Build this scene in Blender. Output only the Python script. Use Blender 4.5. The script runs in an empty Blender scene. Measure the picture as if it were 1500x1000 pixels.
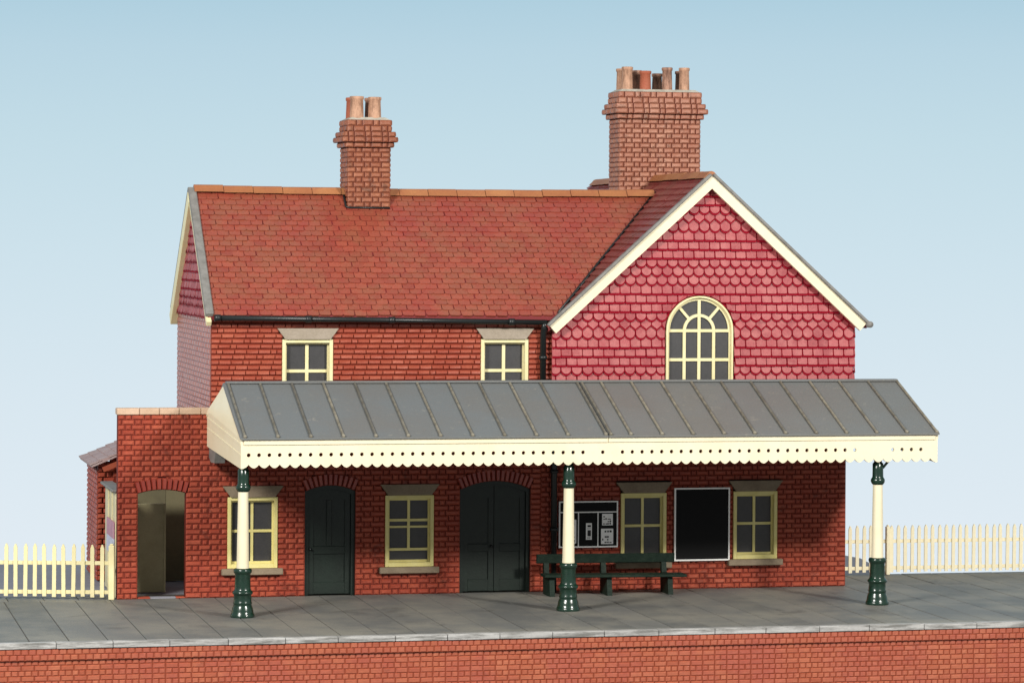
import bpy, math, random
from math import sin, cos, pi, radians, sqrt, asin, atan2
from mathutils import Vector as V, Matrix

rng = random.Random(11)
SC = bpy.context.scene
COL = SC.collection

# ------------------------------------------------------------------ materials
def lin(r, g, b):
    f = lambda c: (c/255/12.92) if c/255 <= .04045 else ((c/255+.055)/1.055)**2.4
    return (f(r), f(g), f(b), 1)

def material(name, c1, c2=None, rough=.6, var=None, var_scale=1.2, var_amt=.5, bump=.15, bump_scale=60., grain=.12,
             grain_scale=90., spec=.4, streak=None, dirt=None):
    """c1..c2 is picked per piece by the 'rnd' attribute; var is a patchy weathering colour in object space."""
    m = bpy.data.materials.new(name); m.use_nodes = True
    nt = m.node_tree; n = nt.nodes; L = nt.links
    b = n['Principled BSDF']
    b.inputs['Roughness'].default_value = rough
    b.inputs['Specular IOR Level'].default_value = spec
    tc = n.new('ShaderNodeTexCoord')
    at = n.new('ShaderNodeAttribute'); at.attribute_name = 'rnd'
    mx = n.new('ShaderNodeMix'); mx.data_type = 'RGBA'
    mx.inputs['A'].default_value = c1; mx.inputs['B'].default_value = c2 or c1
    L.new(at.outputs['Fac'], mx.inputs['Factor'])
    out = mx.outputs['Result']
    if var:
        nz = n.new('ShaderNodeTexNoise'); nz.inputs['Scale'].default_value = var_scale; nz.inputs['Detail'].default_value = 6
        nz.inputs['Roughness'].default_value = .65
        if streak:
            mp = n.new('ShaderNodeMapping'); mp.inputs['Scale'].default_value = streak
            L.new(tc.outputs['Object'], mp.inputs['Vector']); L.new(mp.outputs['Vector'], nz.inputs['Vector'])
        else:
            L.new(tc.outputs['Object'], nz.inputs['Vector'])
        rp = n.new('ShaderNodeMapRange'); rp.inputs['From Min'].default_value = .42; rp.inputs['From Max'].default_value = .62
        rp.inputs['To Max'].default_value = var_amt
        L.new(nz.outputs['Fac'], rp.inputs['Value'])
        m2 = n.new('ShaderNodeMix'); m2.data_type = 'RGBA'
        L.new(rp.outputs['Result'], m2.inputs['Factor']); L.new(out, m2.inputs['A']); m2.inputs['B'].default_value = var
        out = m2.outputs['Result']
    if dirt:
        dc, dscale, thr, amt = dirt
        dn = n.new('ShaderNodeTexNoise'); dn.inputs['Scale'].default_value = dscale; dn.inputs['Detail'].default_value = 8
        dn.inputs['Roughness'].default_value = .7; dn.inputs['Distortion'].default_value = .6
        L.new(tc.outputs['Object'], dn.inputs['Vector'])
        dr = n.new('ShaderNodeMapRange'); dr.inputs['From Min'].default_value = thr; dr.inputs['From Max'].default_value = thr+.09
        dr.inputs['To Max'].default_value = amt; L.new(dn.outputs['Fac'], dr.inputs['Value'])
        m3 = n.new('ShaderNodeMix'); m3.data_type = 'RGBA'
        L.new(dr.outputs['Result'], m3.inputs['Factor']); L.new(out, m3.inputs['A']); m3.inputs['B'].default_value = dc
        out = m3.outputs['Result']
    g = n.new('ShaderNodeTexNoise'); g.inputs['Scale'].default_value = grain_scale*.35; g.inputs['Detail'].default_value = 5
    g.inputs['Roughness'].default_value = .75
    L.new(tc.outputs['Object'], g.inputs['Vector'])
    r2 = n.new('ShaderNodeMapRange'); r2.inputs['From Min'].default_value = .3; r2.inputs['From Max'].default_value = .7
    r2.inputs['To Min'].default_value = 1-grain; r2.inputs['To Max'].default_value = 1+grain
    L.new(g.outputs['Fac'], r2.inputs['Value'])
    hs = n.new('ShaderNodeHueSaturation'); L.new(r2.outputs['Result'], hs.inputs['Value']); L.new(out, hs.inputs['Color'])
    L.new(hs.outputs['Color'], b.inputs['Base Color'])
    if bump:
        bp = n.new('ShaderNodeBump'); bp.inputs['Strength'].default_value = bump; bp.inputs['Distance'].default_value = .02
        bn = n.new('ShaderNodeTexNoise'); bn.inputs['Scale'].default_value = bump_scale*.35; bn.inputs['Detail'].default_value = 4
        L.new(tc.outputs['Object'], bn.inputs['Vector'])
        L.new(bn.outputs['Fac'], bp.inputs['Height']); L.new(bp.outputs['Normal'], b.inputs['Normal'])
    return m

M = {}
DK=lin(62,34,28)
M['brick'] = material('brick_red', lin(145,63,45), lin(164,81,59), .42, lin(134,56,43), 1.6, .6, .15, 70, .18, spec=.28, dirt=(DK,2.1,.57,.55))
M['mortar'] = material('mortar_dark', lin(94,37,29), lin(104,42,32), .7, bump=.1, spec=.1)
M['brick_up'] = material('brick_upper', lin(147,68,49), lin(165,87,65), .42, lin(144,62,45), 2., .6, .15, 70, .18, spec=.4, dirt=(lin(108,52,38),1.6,.62,.5))
M['brick_side'] = material('brick_gable_end', lin(150,84,70), lin(168,104,90), .34, lin(160,110,100), 2., .6, .1, 70, .16, spec=1.)  # paler than the front bricks: grazing sheen on this side painted into the colour
M['mortar_side'] = material('mortar_gable_end', lin(96,48,40), None, .6, bump=.1)
M['mortar_up'] = material('mortar_upper', lin(94,32,23), lin(100,36,26), .7, bump=.1, spec=.1)
M['brick_ch'] = material('chimney_brick', lin(132,76,53), lin(152,96,69), .5, lin(128,70,48), 3., .6, .3, 70, .22, spec=.4, dirt=(lin(72,48,38),3.4,.55,.6))
M['brick_chp'] = material('chimney_brick_pale', lin(146,94,74), lin(168,119,97), .5, lin(148,90,68), 3., .6, .3, 70, .22, spec=.4, dirt=(lin(84,60,48),3.4,.55,.6))
M['mortar_ch'] = material('chimney_mortar', lin(84,44,34), lin(92,48,36), .8, bump=.1, spec=.1)
M['brick_pl'] = material('platform_brick', lin(150,76,51), lin(165,93,66), .45, lin(150,72,58), 1.1, .7, .25, 60, .14, spec=.5, dirt=(lin(110,62,46),2.2,.6,.45))
M['mortar_pl'] = material('platform_mortar', lin(126,60,41), lin(114,52,36), .8, bump=.1, spec=.1)
M['arch'] = material('arch_brick', lin(142,54,40), lin(154,68,50), .4, lin(126,42,36), 2., .5, .2, spec=.6)
M['tile'] = material('roof_tile', lin(132,60,46), lin(147,72,54), .36, lin(132,79,57), 2.6, .65, .25, 60, .22, spec=.5, dirt=(lin(142,48,45),.42,.5,.4))
M['tile_base'] = material('roof_underlay', lin(112,34,36), None, .7, bump=.1)
M['tile_x'] = material('cross_roof_tile', lin(120,46,44), lin(138,60,54), .4, lin(122,72,62), 1.4, .75, .25, 60, .2, spec=.5)
M['hung'] = material('hung_tile', lin(138,50,55), lin(158,70,73), .5, lin(168,94,92), 3.2, .75, .25, 110, .26, 130, spec=.3, dirt=(lin(110,44,48),7.,.6,.5))
M['hung_base'] = material('hung_base_crimson', lin(130,9,30), None, .8, bump=.05, spec=.1)
M['ridge'] = material('ridge_tile_orange', lin(152,96,58), lin(164,110,70), .55, lin(144,86,56), 2.5, .6, .25)
M['cream'] = material('cream_paint', lin(221,211,182), lin(225,215,186), .4, lin(214,202,166), 1.5, .4, .05, 40, .03, spec=.35)
M['cream_y'] = material('window_cream', lin(220,211,168), None, .4, lin(210,197,138), 4., .5, .05, 40, .04, spec=.35)
M['fence_pale'] = material('fence_pale', lin(248,238,205), None, .45, lin(238,226,188), 4., .5, .05, 40, .04, spec=.35)
M['window_y'] = material('window_yellow', lin(220,209,142), None, .4, lin(211,197,118), 4., .5, .05, 40, .05, spec=.35)
M['fence'] = material('fence_cream', lin(224,214,168), None, .45, lin(214,202,150), 4., .5, .05, 40, .04, spec=.35)
M['screen'] = material('screen_cream', lin(208,200,164), None, .6, lin(186,176,136), 1.5, .7, .08, 40, .08)
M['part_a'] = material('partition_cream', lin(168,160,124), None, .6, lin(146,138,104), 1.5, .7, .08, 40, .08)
M['part'] = material('partition_shaded', lin(112,107,80), None, .6, lin(92,87,66), 1.5, .7, .08, 40, .08)  # partition cream darkened: the shade deep in the yard is put into the colour
M['lead'] = material('canopy_lead', lin(98,103,105), lin(105,105,102), .5, lin(102,99,94), .55, .55, .2, 120, .14, 160, dirt=(lin(136,131,120),6.,.6,.5))
M['lead_edge'] = material('canopy_rib', lin(92,90,83), lin(134,128,112), .55, lin(72,67,56), 6., .6, .2)
M['verge'] = material('verge_grey', lin(124,122,118), None, .65, lin(100,98,94), 5., .7, .2)
M['stone'] = material('lintel_stone', lin(156,144,130), lin(150,138,122), .7, lin(136,124,106), 3., .5, .25, 90, .12)
M['stone_dk'] = material('sill_stone', lin(126,112,92), lin(136,122,102), .7, lin(112,96,78), 3., .6, .25, 90, .14)
M['coping'] = material('coping_stone', lin(196,168,144), lin(186,158,132), .7, lin(168,140,116), 3., .5, .2)
M['glass'] = material('window_film', lin(58,57,58), None, .42, lin(48,48,49), 8., .5, .1, 160, .18, 200, spec=.5)
M['black'] = material('black_iron', lin(26,30,30), None, .35, bump=.08, grain=.1)
M['green'] = material('column_green', lin(20,46,34), None, .22, lin(14,36,28), 6., .5, .15, 40, .12, spec=.6)
M['door'] = material('door_green', lin(18,29,23), None, .45, lin(23,36,29), 3., .6, .1, 60, .15)
M['bench'] = material('bench_green', lin(16,32,24), None, .6, lin(32,46,36), 7., .6, .35, 80, .3, spec=.2)
M['board'] = material('board_black', lin(17,17,18), None, .6, bump=0, grain=.05, spec=.15)
M['white'] = material('white_paint', lin(244,243,240), None, .5, bump=0, grain=.04)
M['ink'] = material('ink_black', lin(24,24,26), None, .6, bump=0, grain=.05)
M['pot_a'] = material('pot_buff', lin(182,142,116), None, .7, lin(116,84,66), 5., .7, .2, streak=(3,3,.8))
M['pot_b'] = material('pot_orange', lin(156,88,64), None, .7, lin(150,74,50), 5., .6, .2, streak=(3,3,.8))
M['pot_c'] = material('pot_sooty', lin(160,122,102), None, .75, lin(84,60,50), 4., .85, .2, streak=(3,3,.8))
M['soot'] = material('pot_inside', lin(30,24,22), None, .9, bump=0)
M['flaunch'] = material('mortar_cap', lin(176,172,160), None, .8, lin(140,132,116), 6., .6, .2)
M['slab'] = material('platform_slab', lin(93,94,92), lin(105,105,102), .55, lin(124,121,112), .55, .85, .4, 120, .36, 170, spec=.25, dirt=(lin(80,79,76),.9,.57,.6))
M['slab_gap'] = material('slab_joint', lin(66,64,58), None, .8, bump=0)
M['edge'] = material('edging_stone', lin(172,171,168), lin(154,153,150), .6, lin(98,97,93), 2.6, .9, .2, streak=(.7,6,6))
M['yard'] = material('yard_grey', lin(132,132,140), None, .7, lin(120,120,126), 1.2, .5, .2)
M['slate'] = material('shed_slate', lin(178,158,154), lin(160,138,136), .6, lin(150,120,116), 2., .6, .2)
M['fascia'] = material('shed_fascia', lin(150,70,44), None, .6, bump=.1)
M['mauve'] = material('poster_mauve', lin(170,120,140), None, .6, lin(190,150,160), 6., .6, 0)
M['pale'] = material('poster_pale', lin(196,200,216), None, .6, lin(150,150,176), 7., .7, 0)
M['dark'] = material('dark_wood', lin(62,64,58), None, .7, lin(44,46,42), 3., .6, .2)
M['base'] = material('baseboard', lin(120,100,80), None, .7, bump=.1)

# ------------------------------------------------------------------ mesh helper
class MB:
    def __init__(s, *mats): s.v=[]; s.f=[]; s.m=[]; s.r=[]; s.mats=[M[k] for k in mats]; s.sm=[]
    def face(s, pts, mi=0, r=.5, smooth=False):
        i=len(s.v); s.v += [tuple(p) for p in pts]; s.f.append(tuple(range(i,i+len(pts)))); s.m.append(mi); s.r.append(r); s.sm.append(smooth)
    def poly(s, pts, faces, mi=0, r=.5, smooth=False):
        i=len(s.v); s.v += [tuple(p) for p in pts]
        for f in faces: s.f.append(tuple(i+k for k in f)); s.m.append(mi); s.r.append(r); s.sm.append(smooth)
    def box(s, a, b, mi=0, r=.5, bev=0.):
        (x0,y0,z0),(x1,y1,z1)=a,b
        x0,x1=min(x0,x1),max(x0,x1); y0,y1=min(y0,y1),max(y0,y1); z0,z1=min(z0,z1),max(z0,z1)
        s.obox(V((x0,y0,z0)),V((x1-x0,0,0)),V((0,0,z1-z0)),V((0,y1-y0,0)),mi,r,bev)
    def obox(s, o, u, v, w, mi=0, r=.5, bev=0.):
        """box from corner o spanned by u, v, w; bev chamfers all edges"""
        if not bev:
            p=[o,o+u,o+u+v,o+v,o+w,o+u+w,o+u+v+w,o+v+w]
            s.poly(p,[(0,1,2,3),(5,4,7,6),(4,0,3,7),(1,5,6,2),(3,2,6,7),(4,5,1,0)],mi,r); return
        lu,lv,lw=u.length,v.length,w.length; b=min(bev,lu*.45,lv*.45,lw*.45)
        un,vn,wn=u/lu,v/lv,w/lw; P=[]; idx={}
        for i in (0,1):
            for j in (0,1):
                for k in (0,1):
                    c=o+u*i+v*j+w*k; su,sv,sw=(1-2*i),(1-2*j),(1-2*k)
                    for t in range(3):
                        q=c.copy()
                        if t!=0: q+=un*su*b
                        if t!=1: q+=vn*sv*b
                        if t!=2: q+=wn*sw*b
                        idx[(i,j,k,t)]=len(P); P.append(q)
        F=[]
        for t in range(3):
            for e in (0,1):
                a=[(0,0),(1,0),(1,1),(0,1)]; ff=[]
                for x,y in a:
                    c=[0,0,0]; c[t]=e; o2=[q for q in range(3) if q!=t]; c[o2[0]]=x; c[o2[1]]=y
                    ff.append(idx[(c[0],c[1],c[2],t)])
                F.append(ff)
        for t in range(3):          # edges along axis t
            o2=[q for q in range(3) if q!=t]
            for x in (0,1):
                for y in (0,1):
                    c0=[0,0,0]; c0[o2[0]]=x; c0[o2[1]]=y; c1=c0[:]; c1[t]=1
                    F.append([idx[(*c0,o2[0])],idx[(*c1,o2[0])],idx[(*c1,o2[1])],idx[(*c0,o2[1])]])
        for i in (0,1):
            for j in (0,1):
                for k in (0,1): F.append([idx[(i,j,k,0)],idx[(i,j,k,1)],idx[(i,j,k,2)]])
        s.poly(P,F,mi,r)
    def prism(s, pts, d, mi=0, r=.5):
        """polygon pts extruded by vector d"""
        n=len(pts); d=V(d); P=[V(p) for p in pts]; P+= [p+d for p in P]
        s.poly(P,[tuple(range(n)),tuple(range(2*n-1,n-1,-1))]+[(i,i+n,(i+1)%n+n,(i+1)%n) for i in range(n)],mi,r)
    def lathe(s, c, prof, n=28, mi=0, r=.5, caps=True):
        P=[];F=[]
        for (rad,z) in prof:
            for i in range(n):
                a=2*pi*i/n; P.append((c[0]+rad*cos(a),c[1]+rad*sin(a),c[2]+z))
        for j in range(len(prof)-1):
            for i in range(n):
                F.append((j*n+i,j*n+(i+1)%n,(j+1)*n+(i+1)%n,(j+1)*n+i))
        s.poly(P,F,mi,r,True)
        if caps:
            s.face(P[:n][::-1],mi,r); s.face(P[-n:],mi,r)
    def tube(s, path, rad, n=12, mi=0, r=.5):
        P=[];F=[]; path=[V(p) for p in path]
        for k,p in enumerate(path):
            d=(path[min(k+1,len(path)-1)]-path[max(k-1,0)]).normalized()
            a=d.orthogonal().normalized() if abs(d.z)>.9 else d.cross(V((0,0,1))).normalized(); b=d.cross(a)
            for i in range(n):
                t=2*pi*i/n; P.append(p+a*rad*cos(t)+b*rad*sin(t))
        for j in range(len(path)-1):
            for i in range(n): F.append((j*n+i,j*n+(i+1)%n,(j+1)*n+(i+1)%n,(j+1)*n+i))
        F.append(tuple(range(n))); F.append(tuple(range(len(P)-n,len(P))))
        s.poly(P,F,mi,r,True)
    def build(s, name, parent=None, origin=None, recalc=True):
        me=bpy.data.meshes.new(name)
        o0=V(origin) if origin else V((0,0,0))
        me.from_pydata([V(p)-o0 for p in s.v],[],s.f)
        for mt in s.mats: me.materials.append(mt)
        me.polygons.foreach_set('material_index',s.m)
        me.polygons.foreach_set('use_smooth',s.sm)
        at=me.attributes.new('rnd','FLOAT','FACE'); at.data.foreach_set('value',s.r)
        if recalc:
            import bmesh
            bm=bmesh.new(); bm.from_mesh(me); bmesh.ops.recalc_face_normals(bm,faces=bm.faces); bm.to_mesh(me); bm.free()
        me.update()
        ob=bpy.data.objects.new(name,me); COL.objects.link(ob); ob.location=o0
        if parent: adopt(ob,parent)
        return ob

def world_of(o):
    m=Matrix.LocRotScale(o.location,o.rotation_euler,o.scale)
    return (world_of(o.parent) @ o.matrix_parent_inverse @ m) if o.parent else m
def adopt(o,p): o.parent=p; o.matrix_parent_inverse=world_of(p).inverted()
def thing(name, label, cat, loc, group=None):
    o=bpy.data.objects.new(name,None); o.empty_display_size=.2; COL.objects.link(o); o.location=loc
    return tag(o,label,cat,group)
def tag(o, label, cat, group=None):
    o['label']=label; o['category']=cat
    if group: o['group']=group
    return o
def struct(o): o['kind']='structure'; return o

# ------------------------------------------------------------------ pattern helpers
def pillow(mb, o, u, v, n, u0,u1,v0,v1, p, bev, mi, r, ub=1.):
    """brick face standing p proud of the wall plane with chamfered edges"""
    j=lambda a: rng.uniform(-a,a)
    du=[(u0,v0),(u1,v0),(u1,v1),(u0,v1)]; b=min(bev,(u1-u0)*.3,(v1-v0)*.3)*1.15
    iu=[(u0+b*ub+j(.004),v0+b*.7+j(.004)),(u1-b*ub+j(.004),v0+b*.7+j(.004)),(u1-b*ub+j(.004),v1-b*.7+j(.004)),(u0+b*ub+j(.004),v1-b*.7+j(.004))]
    P=[o+u*a+v*c for a,c in du]+[o+u*a+v*c+n*(p+j(p*.12)) for a,c in iu]
    mb.poly(P,[(4,5,6,7),(0,1,5,4),(1,2,6,5),(2,3,7,6),(3,0,4,7)],mi,r)

def brickwork(mb, o, u, v, n, v0, v1, intervals, h=.104, S=.25, H=.125, bond='flemish', gap=.018, p=.022, bev=.025, t=.22, bi=0, mi=1, back=True, clipend=.05, gv=.75, ub=1.):
    rows=max(1,round((v1-v0)/h)); h=(v1-v0)/rows
    o=V(o);u=V(u);v=V(v);n=V(n)
    for i in range(rows):
        a=v0+i*h; c=a+h
        for (x0,x1) in intervals((a+c)/2):
            if x1-x0<.02: continue
            if back:
                q=[o+u*x0+v*a, o+u*x1+v*a, o+u*x1+v*c, o+u*x0+v*c]
                mb.poly(q+[k-n*t for k in q],[(0,1,2,3),(7,6,5,4),(0,3,7,4),(1,5,6,2),(3,2,6,7),(4,5,1,0)],mi,.5)
            if bond=='flemish':
                seq=[S,H]; off=(S+H)/2*(i%2)+ (.0 if i%2 else .0)
            elif bond=='english':
                seq=[S] if i%2 else [H]; off=H/2*(i%2)
            else:
                seq=[S,S,S,S,H]; off=(i*.37*S*3.1)%(4*S+H)
            first=False; per=sum(seq); x=math.floor((x0-off)/per)*per+off; k=0
            while x<x1:
                L=seq[k%len(seq)]; k+=1
                e0=max(x+gap*gv,x0+.004); e1=min(x+L-gap*gv,x1-.004)
                if 0<e0-x0<clipend: e0=x0+.004
                if 0<x1-e1<clipend: e1=x1-.004
                if x1-(x+L)<.07 and x1>x+L-.001: e1=x1-.004       # no slivers at the ends: stretch the last whole brick
                if x<x0 and x+L-x0<.07: x+=L; first=True; continue
                if first: e0=x0+.004; first=False
                if e1-e0>.04 and x<x1-.001 and not (x>x0 and x1-x<.07):
                    r=min(1,max(0,rng.gauss(.5,.28)))
                    pillow(mb,o,u,v,n,e0,e1,a+gap*.4,c-gap*.4,p,bev,bi,r,ub)
                x+=L
    return mb

def subtract(iv, cuts):
    out=[iv]
    for (a,b) in cuts:
        nx=[]
        for (x0,x1) in out:
            if b<=x0 or a>=x1: nx.append((x0,x1)); continue
            if a>x0: nx.append((x0,a))
            if b<x1: nx.append((b,x1))
        out=nx
    return out

def tile_outline(kind,w,h,top,gapk=.945):
    """outline in (u,v), v=0 at the lowest point, centred on u"""
    hw=w/2*gapk
    if kind=='R':
        pts=[(hw*sin(a),hw*.95-hw*.95*cos(a)) for a in [radians(x) for x in range(-80,81,16)]]
    elif kind=='D':
        pts=[(-hw,hw*.82),(-hw*.12,.012),(0,0),(hw*.12,.012),(hw,hw*.82)]
    elif kind=='C':
        pts=[(-hw,.034),(-hw*.74,.004),(hw*.74,0),(hw,.024)]
    else:
        pts=[(-hw,.018),(-hw*.86,0),(hw*.86,0),(hw,.018)]
    return [(-hw,top)]+pts+[(hw,top)]

def tiling(mb, o, u, v, n, u0, u1, v0, gauge, w, kinds, inside, clamp, proud=.045, low=.006, ti=0, jit=.004, bed=None):
    """overlapping tiles; inside(u,v) keeps a tile, clamp(u,v) pulls its outline back to the edge of the surface"""
    o=V(o);u=V(u);v=V(v);n=V(n)
    for i,kd in enumerate(kinds):
        vb=v0+i*gauge; k=math.floor((u0)/w)-1
        while (k)*w< u1+w:
            cu=k*w+(w/2 if i%2 else 0)+rng.uniform(-jit,jit); k+=1
            if cu+w/2<u0+.02 or cu-w/2>u1-.02: continue
            if not inside(cu,vb+gauge*.5): continue
            dv=rng.uniform(-jit,jit); pr=proud*rng.uniform(.85,1.15); ln=gauge*1.3
            ol=tile_outline(kd,w,gauge,ln,.89 if bed is not None else .945)
            tw=rng.uniform(-.009,.009); P=[];B=[]
            for (a,b) in ol:
                uu,vv=clamp(cu+a,vb+dv+b)
                hgt=low+(pr-low)*(1-min(1,max(0,b/ln)))+tw*a/w
                P.append(o+u*uu+v*vv+n*hgt); B.append(o+u*uu+v*vv-n*.01)
            m=len(P); r=min(1,max(0,rng.gauss(.5,.3)))
            if bed is not None:      # crimson paint lying in the groove round the tile
                Q=[]
                for (a,b) in ol:
                    uu,vv=clamp(cu+a*1.12,vb+dv+b-.042*max(0,1-b/ln))
                    Q.append(o+u*uu+v*vv+n*(low+(pr-low)*(1-min(1,max(0,b/ln)))-.006))
                mb.face(Q,bed,r)
            mb.poly(P+B,[tuple(range(m))]+[(q,q+1,q+1+m,q+m) for q in range(m-1)],ti,r)

X,Y,Z=V((1,0,0)),V((0,1,0)),V((0,0,1))

# ------------------------------------------------------------------ the station building
SB=thing('station_building','red brick station house with tile-hung gable, tiled roofs and two brick chimneys','building',(0.5,2.5,0))

def arch_geom(x0,x1,zs,rise):
    w=(x1-x0)/2; R=(w*w+rise*rise)/(2*rise); return (x0+x1)/2, zs+rise-R, R, w
DOORS=[(-4.11,-3.11,2.03,.12),(-1.02,.41,2.03,.17)]
WAY=(-7.37,-6.44,2.03,.07)
RING=.235
WINS=[(-5.63,-4.65,.56,1.94),(-2.52,-1.55,.54,1.94),(2.26,3.20,.56,1.93),(4.60,5.52,.58,1.94)]
UWINS=[(-4.58,-3.58,3.55,5.0),(-.62,.34,3.55,5.0)]

def ground_cuts(z):
    c=[]
    for (x0,x1,zs,rise) in DOORS+[WAY]:
        cx,cz,R,w=arch_geom(x0,x1,zs,rise)
        if z<zs-.0: c.append((x0,x1))
        if z>zs-.06:
            d=(R+RING-.035)**2-(z-cz)**2
            if d>0:
                am=asin(min(1,(w+.075)/(R+RING))); hw=min(sqrt(d),max((z-cz)*math.tan(am)+.004,w if z<zs else 0)); c.append((cx-hw,cx+hw))
    for (x0,x1,z0,z1) in WINS:
        if z0<z<z1: c.append((x0,x1))
        if z1<=z<z1+.2: k=(z-z1)/.213*.16; c.append((x0+.06-k,x1-.06+k))
    return c
# ground floor front, left sheet then right sheet
wb=MB('brick','mortar')
brickwork(wb,(0,0,0),X,Z,-Y,0,2.86,lambda z: subtract((-7.76,.62),ground_cuts(z)))
wb.build('brick_wall',SB)
wb=MB('brick','mortar')
brickwork(wb,(0,0.012,0),X,Z,-Y,0,3.95,lambda z: subtract((.62,6.98),ground_cuts(z)),h=.099,S=.255,H=.11,t=.2)
wb.build('brick_wall',SB)
# upper wall of the house and the wing parapet above
wb=MB('brick_up','mortar_up')
def up_iv(z):
    c=[(x0,x1) for (x0,x1,z0,z1) in UWINS if z0<z<z1]+[(x0+.06-(z-z1)/.213*.16,x1-.06+(z-z1)/.213*.16) for (x0,x1,z0,z1) in UWINS if z1<=z<z1+.2]
    return subtract((-5.97,.84),c)
brickwork(wb,(0,0,0),X,Z,-Y,2.86,5.42,up_iv,h=.102,S=.235,H=.12,bond='stretch',p=.034,bev=.036,gap=.02,gv=.1,ub=.35)
wb.build('brick_wall',SB)
wb=MB('brick','mortar')
brickwork(wb,(0,0.004,0),X,Z,-Y,2.86,3.55,lambda z:[(-7.76,-5.98)])
wb.build('parapet',SB)
cp=MB('coping'); x=-7.79
while x<-5.99:
    e=min(x+rng.uniform(.38,.46),-5.985); cp.box((x+.004,-.035,3.55),(e-.004,.26,3.675),0,rng.random(),.012); x=e
cp.build('coping',SB)
# left side wall of the house (gable end): bricks to the eaves, hung tiles above
wb=MB('brick_side','mortar_side')
brickwork(wb,(-5.973,0,0),-Y,Z,-X,0,5.42,lambda z:[(-5.22,-.024)],h=.102,bond='flemish',p=.016,bev=.03,t=.2,gap=.012)
wb.build('brick_wall',SB)
def gl_top(y):   # underside of main roof at depth y
    return 5.47+.885*(min(y,5.2-y)+.18)-.1
th=MB('hung','hung_base')
th.prism([(-5.99,0,5.42),(-5.99,5.2,5.42),(-5.99,5.2,gl_top(5.2)),(-5.99,2.6,gl_top(2.6)),(-5.99,0,gl_top(0))],(.15,0,0),1)
tiling(th,(-5.99,0,5.42),-Y,Z,-X,-5.2,0,0,.178,.215,list('RDRSSSRDRSSSRD'),lambda a,b: b+5.42<gl_top(-a)-.02,
       lambda a,b:(max(-5.2,min(0,a)),min(b,gl_top(min(5.2,max(0,-a)))-5.42)),bed=1)
th.build('tile_hanging',SB)
# plain rear and right walls
wb=MB('brick','mortar')
brickwork(wb,(0,5.2,0),-X,Z,Y,0,5.42,lambda z:[(-.9,5.97)],back=True)
brickwork(wb,(0,8.6,0),-X,Z,Y,0,5.3,lambda z:[(-6.98,-.9)])
brickwork(wb,(6.983,0,0),Y,Z,X,0,3.95,lambda z:[(.24,8.4)])
brickwork(wb,(.9,0,0),-Y,Z,-X,0,5.3,lambda z:[(-8.6,-5.2)])
wb.build('brick_wall',SB)

# tile-hung gable of the cross wing, jettied a little beyond the brickwork
GX,GA,GS=4.03,8.27,.905                       # ridge x, roof apex height, slope
def gtop(x): return GA-GS*abs(x-GX)-.10
GL,GR,GY=.82,7.09,-.10
AW=(3.14,4.53,2.9,5.17)                      # arched window
acx=(AW[0]+AW[1])/2; aw=(AW[1]-AW[0])/2
def in_win(a,b,g=0.):
    if b<AW[3]: return abs(a-acx)<aw+g
    return (a-acx)**2+(b-AW[3])**2<(aw+g)**2
th=MB('hung','hung_base')
# backing with a true arched hole
gz0=3.9
arc=[(acx+aw*cos(t),AW[3]+aw*sin(t)) for t in [pi-pi*k/20 for k in range(21)]]
def gp(x,z): return (x,GY,z)
zz=gtop(GL)
th.prism([gp(GL,gz0),gp(AW[0],gz0),gp(AW[0],AW[3]),gp(AW[0],gtop(AW[0])),gp(GL,gtop(GL))],(0,.25,0),1)
th.prism([gp(AW[1],gz0),gp(GR,gz0),gp(GR,gtop(GR)),gp(AW[1],gtop(AW[1])),gp(AW[1],AW[3])],(0,.25,0),1)
for k in range(20):
    (xa,za),(xb,zb)=arc[k],arc[k+1]
    th.prism([gp(xa,za),gp(xb,zb),gp(xb,gtop(xb)),gp(xa,gtop(xa))],(0,.25,0),1)
th.box((AW[0],GY,gz0),(AW[1],GY+.25,3.95),1)
def hung_clamp(a,b):
    z=b+gz0; a=max(GL-.02,min(GR+.02,a)); z=min(z,gtop(a))
    if in_win(a,z,.03):
        if z<AW[3]: a=acx+(aw+.03)*(1 if a>acx else -1)
        else:
            d=V((a-acx,z-AW[3])); d=d.normalized()*(aw+.03) if d.length>1e-4 else V((0,aw+.03)); a,z=acx+d.x,AW[3]+d.y
    return a,z-gz0
seq=list('SRRSSSRDRSSSRRRSSSRDRSSSRR')
tiling(th,(0,GY,gz0),X,Z,-Y,GL-.02,GR+.02,.06,.178,.218,seq,
       lambda a,b:(not in_win(a,b+gz0,-.04)) and b+gz0<gtop(max(GL,min(GR,a)))-.02, hung_clamp, proud=.055, low=.004, bed=1)
th.build('tile_hanging',SB)

# roofs
RY,RZ,EY,EZ=2.6,7.93,-.18,5.47
slope=V((0,RY-EY,RZ-EZ)); sl=slope.length; sv=slope.normalized(); sn=V((0,-sv.z,sv.y))
RX0,RX1=-6.06,4.0
rf=MB('tile','tile_base')
def valley_x(yy):       # x where the cross roof rises above the main roof
    z=EZ+(yy-EY)*(RZ-EZ)/(RY-EY); return GX-(GA-z)/GS
va0,va1=valley_x(EY)+.02,valley_x(RY)+.25
a_=[V((RX0,EY,EZ)),V((va0,EY,EZ)),V((va1,RY,RZ)),V((RX0,RY,RZ))]; b_=[p-Z*.09 for p in a_]
rf.poly(a_+b_,[(0,1,2,3),(7,6,5,4),(0,1,5,4),(1,2,6,5),(2,3,7,6),(3,0,4,7)],1)
rf.prism([(RX0,5.38,EZ-.09),(RX0,RY,RZ-.091),(RX0,RY,RZ-.001),(RX0,5.38,EZ)],(RX1-RX0,0,0),1)
nr=24; g=(sl+.02)/nr
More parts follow.
